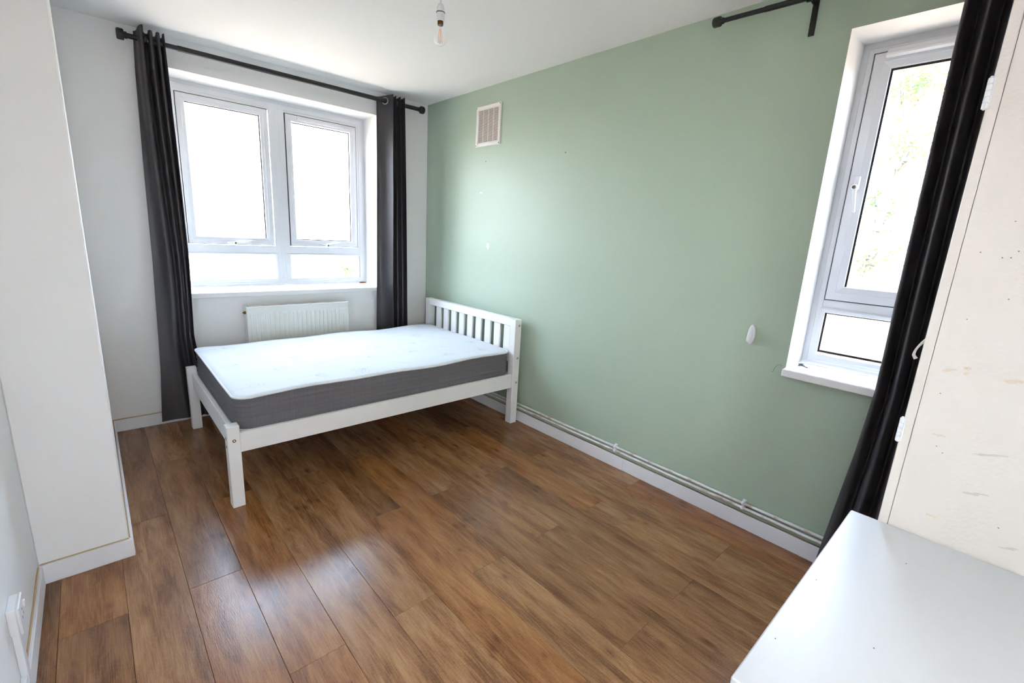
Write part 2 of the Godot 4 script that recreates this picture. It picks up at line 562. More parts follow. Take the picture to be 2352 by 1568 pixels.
func build_fill_hall() -> void:           # added doorway and lit hall, out of view, as fill for the near room
	var d := thing("door_1")  # added opening, lets the fill light into the room
	struct(d, "added open doorway behind the camera, out of view, letting in fill light", "door")
	var st := sb()
	for q in [[-2.60, -2.57, 0.0, 2.03], [-1.81, -1.78, 0.0, 2.03], [-2.57, -1.81, 2.0, 2.03]]: cham(st, Vector3(q[0], q[2], REAR), Vector3(q[1], q[3], REAR + 0.2), 0.002)
	for q in [[-2.66, -2.59, 0.0, 2.09], [-1.79, -1.72, 0.0, 2.09], [-2.59, -1.79, 2.02, 2.09]]: cham(st, Vector3(q[0], q[2], REAR - 0.015), Vector3(q[1], q[3], REAR), 0.003)
	obj("door_frame", st, M.trim, d)
	var leaf := thing("door_leaf", Vector3.ZERO, d)
	var z0 := REAR + 0.2
	obj("door_panel", box(Vector3(-1.808, 0.005, z0 + 0.005), Vector3(-1.772, 1.99, z0 + 0.76), 0.003), M.trim, leaf)
	st = sb()
	tube(st, [Vector3(-1.808, 1.0, z0 + 0.70), Vector3(-1.85, 1.0, z0 + 0.70), Vector3(-1.855, 1.0, z0 + 0.59)], 0.009, 10)
	obj("door_handle", st, M.steel, leaf)
	struct(obj("floor_added_hall", box(Vector3(-4.2, -0.12, z0), Vector3(-1.2, 0.0, z0 + 1.4), 0.0), M.planks[0]), "plank floor of the added hall, out of view behind the camera", "floor")
	struct(obj("ceiling_added_hall", box(Vector3(-4.4, 2.5, z0), Vector3(-1.0, 2.65, z0 + 1.6), 0.0), M.ceiling), "ceiling of the added hall, out of view behind the camera", "ceiling")
	st = sb()
	wall_block(st, Vector3(-4.4, -0.12, z0), Vector3(-4.2, 2.5, z0 + 1.6))
	wall_block(st, Vector3(-1.2, -0.12, z0), Vector3(-1.0, 2.5, z0 + 1.6))
	wall_block(st, Vector3(-4.2, -0.12, z0 + 1.4), Vector3(-1.2, 2.5, z0 + 1.6))
	wall_block(st, Vector3(-4.4, -0.12, REAR), Vector3(LEFT - 0.2, 2.5, z0))
	struct(obj("wall_added_hall", st, M.side_wall), "white walls of the added hall, bouncing fill light through the doorway", "wall")
	var l := thing("added_fill_lamp", Vector3(-3.85, 2.5, z0 + 0.22))  # added lamp, out of view, brightens the near half of the room
	tag(l, "added white globe fill lamp in the added hall, out of view", "lamp")
	st = sb()
	lathe(st, [Vector2(0, -0.03), Vector2(0.07, -0.03), Vector2(0.075, -0.02), Vector2(0.075, 0), Vector2(0, 0)], Vector3.ZERO, 24)
	obj("lamp_base", st, M.plastic, l)
	st = sb()
	var prof := []
	for k in 17: prof.append(Vector2(0.13 * sin(k * PI / 16.0), -0.155 - 0.13 * cos(k * PI / 16.0)))
	lathe(st, prof, Vector3.ZERO, 28)
	var glow := mat(Color(0.95, 0.93, 0.9), 0.4)
	glow.emission_enabled = true
	glow.emission = Color(0.94, 0.975, 1.0)
	glow.emission_energy_multiplier = 1.5
	obj("globe_shade", st, glow, l)
	var o := OmniLight3D.new()  # fill light, reaches the room only by bounce off the added walls
	o.name = "fill_light"
	o.position = Vector3(0, -0.155, 0)
	o.light_color = Color(0.94, 0.975, 1.0)
	o.light_energy = FILL
	o.light_size = 0.12
	o.omni_range = 12.0
	o.omni_attenuation = 2.0
	o.shadow_enabled = true
	l.add_child(o)

# ------------------------------------------------------------------ windows
func glazed(parent: Node, u0: float, v0: float, u1: float, v1: float, map: Callable, edge: float) -> void:
	var st := sb()
	var q := []
	for d in [-0.014, -0.010]:
		for c in [[u0 - 0.005, v0 - 0.005], [u1 + 0.005, v0 - 0.005], [u1 + 0.005, v1 + 0.005], [u0 - 0.005, v1 + 0.005]]: q.append(map.call(c[0], c[1], d))
	var c0: Vector3 = (q[0] + q[6]) * 0.5
	for fc in [[0, 1, 2, 3], [4, 5, 6, 7], [0, 1, 5, 4], [1, 2, 6, 5], [2, 3, 7, 6], [3, 0, 4, 7]]:
		poly(st, [q[fc[0]], q[fc[1]], q[fc[2]], q[fc[3]]], c0)
	obj("pane", st, M.glass, parent)
	st = sb()
	ring(st, u0 - 0.004, v0 - 0.004, u1 + 0.004, v1 + 0.004, [Vector2(0, -0.0095), Vector2(0, -0.0045), Vector2(edge + 0.004, -0.006), Vector2(edge + 0.004, -0.0095)], map)
	obj("gasket", st, M.gasket, parent)

func sash(parent: Node, o: Array, g: Array, map: Callable, edge: float) -> Node3D:    # o, g: [u0, v0, u1, v1] outside and glass
	var s := thing("sash", Vector3.ZERO, parent)
	var wd: float = g[0] - o[0]
	var st := sb()
	ring(st, o[0] + 0.002, o[1] + 0.002, o[2] - 0.002, o[3] - 0.002, [Vector2(0, -0.045), Vector2(0, 0.004), Vector2(0.004, 0.008), Vector2(wd * 0.55, 0.008), Vector2(wd * 0.58, 0.006), Vector2(wd - 0.003, 0.0005), Vector2(wd, -0.004), Vector2(wd, -0.045)], map)
	obj("sash_frame", st, M.upvc, s)
	st = sb()
	ring(st, o[0] - 0.002, o[1] - 0.002, o[2] + 0.002, o[3] + 0.002, [Vector2(0, -0.03), Vector2(0, -0.004), Vector2(0.006, -0.004), Vector2(0.006, -0.03)], map)
	obj("seal", st, M.seal, s)
	glazed(s, g[0], g[1], g[2], g[3], map, edge)
	return s

func bar(st: SurfaceTool, u0: float, v0: float, u1: float, v1: float, d0: float, d1: float, map: Callable, c := 0.002) -> void:
	var a: Vector3 = map.call(u0, v0, d0)
	var b: Vector3 = map.call(u1, v1, d1)
	cham(st, a.min(b), a.max(b), c)

func window_handle(s: Node, map: Callable, pivot: Vector2, back: Vector2, tip: Vector2) -> void:
	var h := thing("handle", Vector3.ZERO, s)
	# a thing > part > sub-part tree may not go deeper, so the handle is one mesh
	var st := sb()
	var d := (tip - pivot).normalized()
	var pts := []
	var rad := []
	for k in 9:
		var t := k / 8.0
		var p := pivot.lerp(tip, t)
		pts.append(map.call(p.x, p.y, 0.022 + 0.012 * sin(minf(t * 3.0, 1.0) * PI * 0.5)))
		rad.append(0.0085 - 0.003 * t)
	tube(st, pts, rad, 10)
	var m := (pivot + back) * 0.5
	var e := ((pivot - back).abs() * 0.5) + Vector2(0.009, 0.009)
	bar(st, m.x - e.x, m.y - e.y, m.x + e.x, m.y + e.y, 0.006, 0.019, map, 0.004)
	var c0: Vector3 = map.call(pivot.x, pivot.y, 0.012)
	var ax: Vector3 = (map.call(pivot.x, pivot.y, 1.0) - map.call(pivot.x, pivot.y, 0.0)).normalized()
	lathe(st, [Vector2(0.013, 0.0), Vector2(0.013, 0.02), Vector2(0.010, 0.026), Vector2(0, 0.026)], c0, 16, ax)
	s.remove_child(h)
	h.free()
	obj("handle", st, M.plastic, s)
	st = sb()
	lathe(st, [Vector2(0.0075, 0.02), Vector2(0.0075, 0.0275), Vector2(0, 0.0275)], c0, 12, ax)
	obj("lock", st, M.joint, s)

func build_window_far() -> void:
	var map := func(a: float, b: float, d: float) -> Vector3: return Vector3(a, b, -0.2515 + d)
	var w := thing("window_1")
	struct(w, "wide white plastic double window above the radiator", "window")
	var st := sb()
	ring(st, -1.944, 0.93, -0.4965, 2.368, [Vector2(0, -0.06), Vector2(0, -0.002), Vector2(0.022, -0.002), Vector2(0.025, 0.004), Vector2(0.057, 0.004), Vector2(0.06, 0.002), Vector2(0.06, -0.06)], map)
	obj("window_frame", st, M.upvc, w)
	st = sb()
	bar(st, -1.2745, 0.95, -1.1615, 2.345, -0.06, 0.0032, map, 0.001)
	bar(st, -1.232, 0.985, -1.204, 2.315, -0.01, 0.0048, map, 0.001)
	obj("mullion", st, M.upvc, w)
	st = sb()
	bar(st, -1.90, 1.183, -1.26, 1.256, -0.06, 0.0022, map, 0.001)
	obj("transom", st, M.upvc, w)
	st = sb()
	bar(st, -1.176, 1.183, -0.54, 1.256, -0.06, 0.0022, map, 0.001)
	obj("transom", st, M.upvc, w)
	# side pieces that narrow the opening to each sash and the bottom rail
	st = sb()
	bar(st, -1.90, 1.25, -1.868, 2.32, -0.06, 0.0014, map, 0.001)
	bar(st, -0.572, 1.25, -0.54, 2.32, -0.06, 0.0014, map, 0.001)
	bar(st, -1.90, 2.292, -0.54, 2.33, -0.06, 0.001, map, 0.0008)
	obj("frame_stop", st, M.upvc, w)
	var s1 := sash(w, [-1.8656, 1.2612, -1.2826, 2.2891], [-1.8135, 1.3149, -1.3417, 2.2333], map, 0.003)
	window_handle(s1, map, Vector2(-1.569, 1.272), Vector2(-1.615, 1.272), Vector2(-1.457, 1.291))
	var s2 := sash(w, [-1.1535, 1.2612, -0.5747, 2.2891], [-1.1051, 1.3149, -0.636, 2.2287], map, 0.003)
	window_handle(s2, map, Vector2(-0.856, 1.272), Vector2(-0.895, 1.272), Vector2(-0.748, 1.299))
	st = sb()
	bar(st, -1.066, 2.252, -0.681, 2.272, 0.006, 0.018, map, 0.003)
	bar(st, -1.066, 2.272, -0.681, 2.280, 0.006, 0.011, map, 0.002)
	obj("trickle_vent", st, M.plastic, s2)
	for g in [[-1.884, -1.277], [-1.1765, -0.5796]]:
		var lt := thing("bottom_light", Vector3.ZERO, w)
		st = sb()
		ring(st, g[0] - 0.022, 0.954, g[1] + 0.018, 1.197, [Vector2(0, -0.04), Vector2(0, 0.004), Vector2(0.006, 0.006), Vector2(0.018, 0.001), Vector2(0.0205, -0.004), Vector2(0.0205, -0.04)], map)
		obj("glazing_bead", st, M.upvc, lt)
		glazed(lt, g[0], 0.9781, g[1], 1.1765, map, 0.003)
	st = sb()
	cham(st, Vector3(-1.9435, 0.888, -0.25), Vector3(-0.505, 0.925, 0.03), 0.004)
	obj("window_sill", st, M.paint_white, w)
	var stain := []
	for k in 9: stain.append(map.call(-0.535 + cos(k * TAU / 9) * 0.035, 0.938 + sin(k * TAU / 9) * 0.008, 0.0035))
	st = sb(); prism(st, stain, Vector3(0, 0, 0.001)); obj("rust_stain", st, M.rust, w)

func build_window_right() -> void:
	var map := func(a: float, b: float, d: float) -> Vector3: return Vector3(0.2127 - d, b, a)
	var w := thing("window_2")
	struct(w, "tall narrow white plastic window in the green wall, half hidden by the curtain", "window")
	var st := sb()
	ring(st, 3.2398, 0.895, 3.7402, 2.344, [Vector2(0, -0.06), Vector2(0, -0.004), Vector2(0.022, -0.004), Vector2(0.026, 0.0), Vector2(0.044, 0.002), Vector2(0.046, 0.0), Vector2(0.046, -0.06)], map)
	obj("window_frame", st, M.upvc, w)
	st = sb()
	bar(st, 3.27, 1.178, 3.71, 1.222, -0.06, 0.0, map, 0.001)
	obj("transom", st, M.upvc, w)
	var s := sash(w, [3.288, 1.225, 3.692, 2.296], [3.354, 1.2767, 3.626, 2.2289], map, 0.010)
	window_handle(s, map, Vector2(3.320, 1.741), Vector2(3.325, 1.782), Vector2(3.338, 1.632))
	st = sb()
	bar(st, 3.334, 2.283, 3.668, 2.304, 0.004, 0.020, map, 0.003)
	bar(st, 3.330, 2.268, 3.670, 2.288, 0.006, 0.030, map, 0.006)
	obj("trickle_vent", st, M.plastic, s)
	var lt := thing("bottom_light", Vector3.ZERO, w)
	st = sb()
	ring(st, 3.278, 0.932, 3.702, 1.184, [Vector2(0, -0.04), Vector2(0, 0.004), Vector2(0.006, 0.006), Vector2(0.021, 0.001), Vector2(0.0235, -0.004), Vector2(0.0235, -0.04)], map)
	obj("glazing_bead", st, M.upvc, lt)
	glazed(lt, 3.3025, 0.9683, 3.6775, 1.1629, map, 0.007)
	st = sb()
	cham(st, Vector3(-0.04, 0.862, 3.2355), Vector3(0.21, 0.899, 3.7395), 0.004)
	obj("window_sill", st, M.paint_white, w)

# ------------------------------------------------------------------ bed and mattress
func bolt(parent: Node, at: Vector3, axis: Vector3) -> void:
	var st := sb()
	lathe(st, [Vector2(0.0085, -0.002), Vector2(0.0085, 0.0006), Vector2(0.0055, 0.0012), Vector2(0.003, -0.0008), Vector2(0, -0.0008)], at, 14, axis)
	obj("bolt_head", st, M.brass, parent)

func build_bed() -> void:
	var b := thing("bed_frame", Vector3(-1.03, 0, 0.81))
	tag(b, "white painted wooden bed frame with slatted headboard against the green wall", "bed")
	var o := -b.position
	var add := func(called: String, lo: Vector3, hi: Vector3, parent: Node, c := 0.003) -> MeshInstance3D:
		return obj(called, box(lo + o, hi + o, c), M.paint_white, parent)
	var hb := thing("headboard", Vector3.ZERO, b)
	add.call("top_rail", Vector3(-0.096, 0.772, 0.240), Vector3(-0.052, 0.834, 1.377), hb)
	add.call("lower_rail", Vector3(-0.092, 0.49, 0.240), Vector3(-0.056, 0.552, 1.377), hb)
	for k in 9:
		var z := 0.363 + k * 0.1195
		add.call("slat", Vector3(-0.083, 0.552, z - 0.0365), Vector3(-0.067, 0.772, z + 0.0365), hb, 0.002)
	add.call("leg", Vector3(-0.1055, 0, 1.377), Vector3(-0.0423, 0.8315, 1.440), b)
	add.call("leg", Vector3(-0.1055, 0, 0.177), Vector3(-0.0423, 0.8315, 0.240), b)
	add.call("leg", Vector3(-2.0151, 0, 1.380), Vector3(-1.9574, 0.4447, 1.440), b)
	add.call("leg", Vector3(-2.0151, 0, 0.177), Vector3(-1.9574, 0.4447, 0.237), b)
	add.call("side_rail", Vector3(-1.9574, 0.2936, 1.405), Vector3(-0.1055, 0.4015, 1.427), b)
	add.call("side_rail", Vector3(-1.9574, 0.2936, 0.190), Vector3(-0.1055, 0.4015, 0.212), b)
	add.call("foot_rail", Vector3(-1.989, 0.290, 0.237), Vector3(-1.966, 0.410, 1.380), b)
	add.call("head_rail", Vector3(-0.090, 0.290, 0.240), Vector3(-0.060, 0.400, 1.377), b)
	for k in 11:
		var x := -1.88 + k * 0.17
		add.call("bed_slat", Vector3(x - 0.035, 0.366, 0.2125), Vector3(x + 0.035, 0.382, 1.4045), b, 0.002)
	for k in 2:
		var z := [1.38, 0.2125][k] as float
		add.call("slat_ledge", Vector3(-1.95, 0.342, z), Vector3(-0.11, 0.366, z + 0.0245), b, 0.002)
	for y in [0.783, 0.528, 0.334]: bolt(b, Vector3(-0.066, y, 1.440) + o, Vector3(0, 0, 1))
	bolt(b, Vector3(-1.985, 0.368, 1.440) + o, Vector3(0, 0, 1))
	for y in [0.378, 0.332]: bolt(b, Vector3(-2.0151, y, 1.408) + o, Vector3(-1, 0, 0))

func build_mattress() -> void:
	var x0 := -1.962
	var x1 := -0.100
	var z0 := 0.214
	var z1 := 1.404
	var rad := 0.075
	var mt := thing("mattress", Vector3((x0 + x1) * 0.5, 0.382, (z0 + z1) * 0.5))
	tag(mt, "single mattress with white patterned top and grey fabric sides on the bed", "mattress")
	var o := -mt.position
	var outline := func(inset: float) -> Array:
		var pts := []
		var rr := maxf(rad - inset * 0.6, 0.02)
		for k in 4:
			var cx: float = [x1 - inset - rr, x0 + inset + rr, x0 + inset + rr, x1 - inset - rr][k]
			var cz: float = [z1 - inset - rr, z1 - inset - rr, z0 + inset + rr, z0 + inset + rr][k]
			for i in 9:
				var a := (k + i / 8.0) * PI * 0.5
				pts.append(Vector2(cx + cos(a) * rr, cz + sin(a) * rr))
			var nx: Vector2 = [Vector2(x0 + inset + rr, z1 - inset), Vector2(x0 + inset, z0 + inset + rr), Vector2(x1 - inset - rr, z0 + inset), Vector2(x1 - inset, z1 - inset - rr)][k]
			var last: Vector2 = pts[-1]
			for i in range(1, 16): pts.append(last.lerp(nx, i / 16.0))
		return pts
	var sag := func(p: Vector2, y: float) -> float:
		var t := smoothstep(0.40, 0.58, y)
		return y + t * (0.0045 * sin(p.x * 5.2 + p.y * 2.0) + 0.0035 * sin(p.x * 11.0 - p.y * 4.0) + 0.014 * exp(-((p.x + 0.2) * (p.x + 0.2) + (p.y - 0.24) * (p.y - 0.24)) / 0.05))
	var shell := func(st: SurfaceTool, prof: Array) -> void:
		st.set_smooth_group(0)
		var c := Vector3(0, 0.1, 0)
		for i in prof.size() - 1:
			var a: Array = outline.call(prof[i].x)
			var b: Array = outline.call(prof[i + 1].x)
			for k in a.size():
				var k2 := (k + 1) % a.size()
				var q := []
				for e in [[a[k], prof[i].y], [a[k2], prof[i].y], [b[k2], prof[i + 1].y], [b[k], prof[i + 1].y]]:
					var p: Vector2 = e[0]
					var y: float = sag.call(p, e[1])
					q.append(Vector3(p.x, y, p.y) + o)
				poly(st, q, c)
		st.set_smooth_group(-1)
	var st := sb()
	shell.call(st, [Vector2(0.35, 0.3825), Vector2(0.02, 0.383), Vector2(0.006, 0.390), Vector2(0.003, 0.402), Vector2(0.0, 0.416), Vector2(0.005, 0.427), Vector2(0.0, 0.437), Vector2(0.0, 0.452), Vector2(0.006, 0.463), Vector2(0.0, 0.474), Vector2(0.006, 0.491), Vector2(0.001, 0.500), Vector2(0.007, 0.511), Vector2(0.001, 0.522), Vector2(0.001, 0.530), Vector2(0.005, 0.540), Vector2(0.001, 0.550), Vector2(0.002, 0.562), Vector2(0.006, 0.571)])
	obj("grey_border", st, M.mattress_side, mt)
	uvf = func(p: Vector3) -> Vector2: return Vector2((p.x - o.x - x0) / (x1 - x0), (p.z - o.z - z0) / (z1 - z0))
	st = sb()
	shell.call(st, [Vector2(0.004, 0.574), Vector2(0.010, 0.579), Vector2(0.03, 0.5815), Vector2(0.08, 0.584), Vector2(0.2, 0.5855), Vector2(0.35, 0.586), Vector2(0.5, 0.586)])
	var inner: Array = outline.call(0.5)
	var cap := []
	for p in inner: cap.append(Vector3(p.x, sag.call(p, 0.586), p.y) + o)
	st.set_smooth_group(0)
	var mid := Vector3.ZERO
	for p in cap: mid += p
	mid /= cap.size()
	for k in cap.size(): poly(st, [mid, cap[k], cap[(k + 1) % cap.size()]], mid - Vector3(0, 1, 0))
	obj("top_panel", st, M.ticking, mt)
	uvf = null
	for e in [[0.5735, 0.0055], [0.3955, 0.0055]]:
		var loop := []
		for p in outline.call(-0.0005): loop.append(Vector3(p.x, sag.call(p, e[0]), p.y) + o)
		loop.append(loop[0]); loop.append(loop[1])
		st = sb()
		tube(st, loop, e[1], 8, false)
		obj("piping", st, M.piping, mt)

# ------------------------------------------------------------------ furniture at the right
func smear(parent: Node, y: float, z: float, length: float, height: float, slope: float, m: Material, seed_: int) -> void:
	var rng := RandomNumberGenerator.new()
	rng.seed = seed_
	var pts := []
	var n := 22
	for k in n:
		var a := TAU * k / n
		var jag := rng.randf_range(0.35, 1.15)
		var dz := cos(a) * length * 0.5
		pts.append(Vector3(-0.9160, y + sin(a) * height * 0.5 * jag + dz * slope, z + dz * (1.0 if absf(cos(a)) > 0.9 else jag)))
	var st := sb()
	prism(st, pts, Vector3(-0.0004, 0, 0))
	obj("scuff_mark", st, m, parent)

func build_wardrobe() -> void:
	var w := thing("wardrobe")
	tag(w, "cream gloss painted built-in wardrobe at the right edge, scuffed side panel facing the table", "wardrobe")
	obj("side_panel", box(Vector3(-0.916, 0, 3.8035), Vector3(-0.896, CEIL - 0.001, REAR - 0.002), 0.001), M.cream, w)
	var d := thing("door", Vector3.ZERO, w)
	obj("door_leaf", box(Vector3(-0.9155, 0.02, 3.782), Vector3(-0.002, CEIL - 0.01, 3.8025), 0.0015), M.cream, d)
	for y in [1.803, 1.011]:
		var st := sb()
		for k in 5:
			var y0: float = y - 0.031 + k * 0.0126
			lathe(st, [Vector2(0, y0), Vector2(0.0048, y0), Vector2(0.0052, y0 + 0.001), Vector2(0.0052, y0 + 0.011), Vector2(0.0048, y0 + 0.012), Vector2(0, y0 + 0.012)], Vector3(-0.9165, 0, 3.7795), 12)
		lathe(st, [Vector2(0, y - 0.034), Vector2(0.003, y - 0.033), Vector2(0.003, y + 0.035), Vector2(0, y + 0.036)], Vector3(-0.9165, 0, 3.7795), 8)
		cham(st, Vector3(-0.9172, y - 0.031, 3.782), Vector3(-0.9154, y + 0.032, 3.787), 0.0004)
		obj("hinge", st, M.trim, d)
	var hk := sb()
	var pts := []
	var rd := []
	for k in 13:                                   # a curved pull hooked out from the door face
		var t := k / 12.0
		pts.append(Vector3(-0.855, 1.244 - 0.055 * t, 3.781 - 0.018 * sin(minf(t * 1.25, 1.0) * PI * 0.5) + (0.006 * maxf(t - 0.85, 0.0) / 0.15)))
		rd.append(0.0046 - 0.0020 * sin(t * PI))
	tube(hk, pts, rd, 10)
	cham(hk, Vector3(-0.870, 1.228, 3.778), Vector3(-0.840, 1.272, 3.782), 0.002)
	obj("door_pull", hk, M.cream_plain, d)
	obj("back_stile", box(Vector3(-0.03, 0.0, 3.8035), Vector3(-0.002, CEIL - 0.001, 3.84), 0.001), M.cream_plain, w)
	# y, z, length, height, slope, which stain
	var sc := [[1.1853, 3.8392, 0.0273, 0.0126, 0.257, 0], [1.1971, 3.8685, 0.0141, 0.0122, 0.254, 0], [1.1844, 3.8688, 0.0099, 0.0102, 0.263, 0], [1.1868, 3.9457, 0.0305, 0.0137, 0.176, 0], [1.0069, 3.9456, 0.0597, 0.0073, 0.265, 1], [0.9042, 3.9408, 0.0449, 0.0096, 0.232, 1], [0.8130, 3.8793, 0.0213, 0.0113, 0.069, 0], [1.0215, 3.8522, 0.0255, 0.0087, 0.057, 0], [0.8011, 4.0157, 0.0330, 0.0073, 0.286, 1]]
	for k in sc.size(): smear(w, sc[k][0], sc[k][1], sc[k][2], sc[k][3], sc[k][4], [M.scuff, M.scuff_grey][sc[k][5]], 30 + k)
	for e in [[1.4643, 3.8365], [1.4698, 3.8951], [1.4551, 3.8863], [1.4542, 3.8731], [1.5330, 3.8774], [1.1256, 3.8351], [1.3656, 3.9013], [1.3108, 3.8450], [0.9935, 3.8538], [0.9804, 3.8676], [0.8411, 3.9922], [1.1978, 3.8669]]:
		smear(w, e[0], e[1], 0.0030, 0.0034, 0.0, M.fleck, 60 + int(e[0] * 100.0))

func build_table() -> void:
	var t := thing("table", Vector3(-1.31, 0, 4.15))
	tag(t, "white table with a smooth plain top in the lower right foreground, against the cream wardrobe", "table")
	var o := -t.position
	obj("tabletop", box(Vector3(-1.706, 0.705, 3.722) + o, Vector3(-0.9185, 0.750, 4.58) + o, 0.0025), M.table, t)
	for e in [[-1.0883, 3.8651], [-1.3231, 3.7446], [-1.4415, 3.8674], [-1.5632, 3.7426]]:
		var fl := []
		for k in 8: fl.append(Vector3(e[0] + cos(k * TAU / 8) * 0.0017, 0.75, e[1] + sin(k * TAU / 8) * 0.0012) + o)
		var fs := sb()
		prism(fs, fl, Vector3(0, 0.0003, 0))
		obj("dark_fleck", fs, M.joint, t)
	for x in [-1.69, -0.99]:
		for z in [3.74, 4.515]:
			obj("leg", box(Vector3(x, 0, z) + o, Vector3(x + 0.05, 0.705, z + 0.05) + o, 0.003), M.table, t)
	obj("apron", box(Vector3(-1.64, 0.64, 3.75) + o, Vector3(-0.99, 0.705, 3.77) + o, 0.002), M.table, t)
	obj("apron", box(Vector3(-1.68, 0.64, 3.79) + o, Vector3(-1.66, 0.705, 4.515) + o, 0.002), M.table, t)

# ------------------------------------------------------------------ curtains
func cloth(st: SurfaceTool, nu: int, nv: int, at: Callable, thick := 0.0016) -> void:
	var g := []
	for j in nv + 1:
		var row := []
		for i in nu + 1: row.append(at.call(float(i) / nu, float(j) / nv))
		g.append(row)
	var n := []
	for j in nv + 1:
		var row := []
		for i in nu + 1:
			var du: Vector3 = g[j][mini(i + 1, nu)] - g[j][maxi(i - 1, 0)]
			var dv: Vector3 = g[mini(j + 1, nv)][i] - g[maxi(j - 1, 0)][i]
			row.append(du.cross(dv).normalized() * thick * 0.5)
		n.append(row)
	st.set_smooth_group(0)
	for j in nv:
		for i in nu:
			var q := [g[j][i], g[j][i + 1], g[j + 1][i + 1], g[j + 1][i]]
			var m := [n[j][i], n[j][i + 1], n[j + 1][i + 1], n[j + 1][i]]
			face(st, [q[3] - m[3], q[2] - m[2], q[1] - m[1], q[0] - m[0]].map(func(p): return p))
			face(st, [q[0] + m[0], q[1] + m[1], q[2] + m[2], q[3] + m[3]])
	st.set_smooth_group(-1)
	for j in nv:
		for i in [0, nu]:
			face(st, [g[j][i] - n[j][i], g[j][i] + n[j][i], g[j + 1][i] + n[j + 1][i], g[j + 1][i] - n[j + 1][i]])
	for i in nu:
		for j in [0, nv]:
			face(st, [g[j][i] - n[j][i], g[j][i] + n[j][i], g[j][i + 1] + n[j][i + 1], g[j][i + 1] - n[j][i + 1]])

func interp(table: Array, y: float) -> Array:        # rows [y, a, b], y falling
	for k in table.size() - 1:
		var p: Array = table[k]
		var q: Array = table[k + 1]
		if y >= q[0]:
			var t := clampf((y - p[0]) / (q[0] - p[0]), 0.0, 1.0)
			return [lerpf(p[1], q[1], t), lerpf(p[2], q[2], t)]
	return [table[-1][1], table[-1][2]]

func eyelet(parent: Node, at: Vector3, axis: Vector3) -> void:
	var st := sb()
	lathe(st, [Vector2(0.020, -0.002), Vector2(0.027, -0.003), Vector2(0.029, 0.0), Vector2(0.027, 0.003), Vector2(0.020, 0.002), Vector2(0.020, -0.002)], at, 20, axis)
	obj("eyelet", st, M.steel, parent)

func rod(called: String, a: Vector3, b: Vector3, joint: float, radius: float, label: String, brackets: Array, wall_dir: Vector3) -> void:
	var rt := thing(called)
	tag(rt, label, "curtain rod", "black curtain rods")
	var j := a.lerp(b, joint)
	var st := sb(); tube(st, [a, j], radius * 0.86, 16); obj("inner_tube", st, M.black_metal, rt)
	st = sb(); tube(st, [j, b], radius, 16); obj("outer_tube", st, M.black_metal, rt)
	var d := (b - a).normalized()
	for e in [[a, -1.0], [b, 1.0]]:
		st = sb()
		var pr := [Vector2(0, -0.018), Vector2(radius * 1.05, -0.018), Vector2(radius * 1.2, -0.012), Vector2(radius * 1.05, -0.004), Vector2(radius * 1.75, -0.002), Vector2(radius * 1.85, 0.003), Vector2(radius * 1.85, 0.026), Vector2(radius * 1.65, 0.031), Vector2(0, 0.032)]
		lathe(st, pr, e[0], 20, d * e[1])
		obj("finial", st, M.black_metal, rt)
	for t in brackets:
		var p := a.lerp(b, t)
		var foot := p + wall_dir * (absf(p.dot(wall_dir)))
		st = sb()
		tube(st, [foot, p - Vector3(0, radius + 0.004, 0) * 0.0], 0.007, 10)
		lathe(st, [Vector2(radius + 0.001, -0.009), Vector2(radius + 0.005, -0.009), Vector2(radius + 0.005, 0.009), Vector2(radius + 0.001, 0.009)], p, 18, d)
		var s := Vector3(0.0115, 0.0, 0.0115) * (Vector3.ONE - wall_dir.abs())
		cham(st, foot - s - Vector3(0, 0.118, 0) - wall_dir.abs() * 0.0, foot + s + Vector3(0, 0.026, 0) - wall_dir * 0.004, 0.0012)
		obj("bracket", st, M.black_metal, rt)

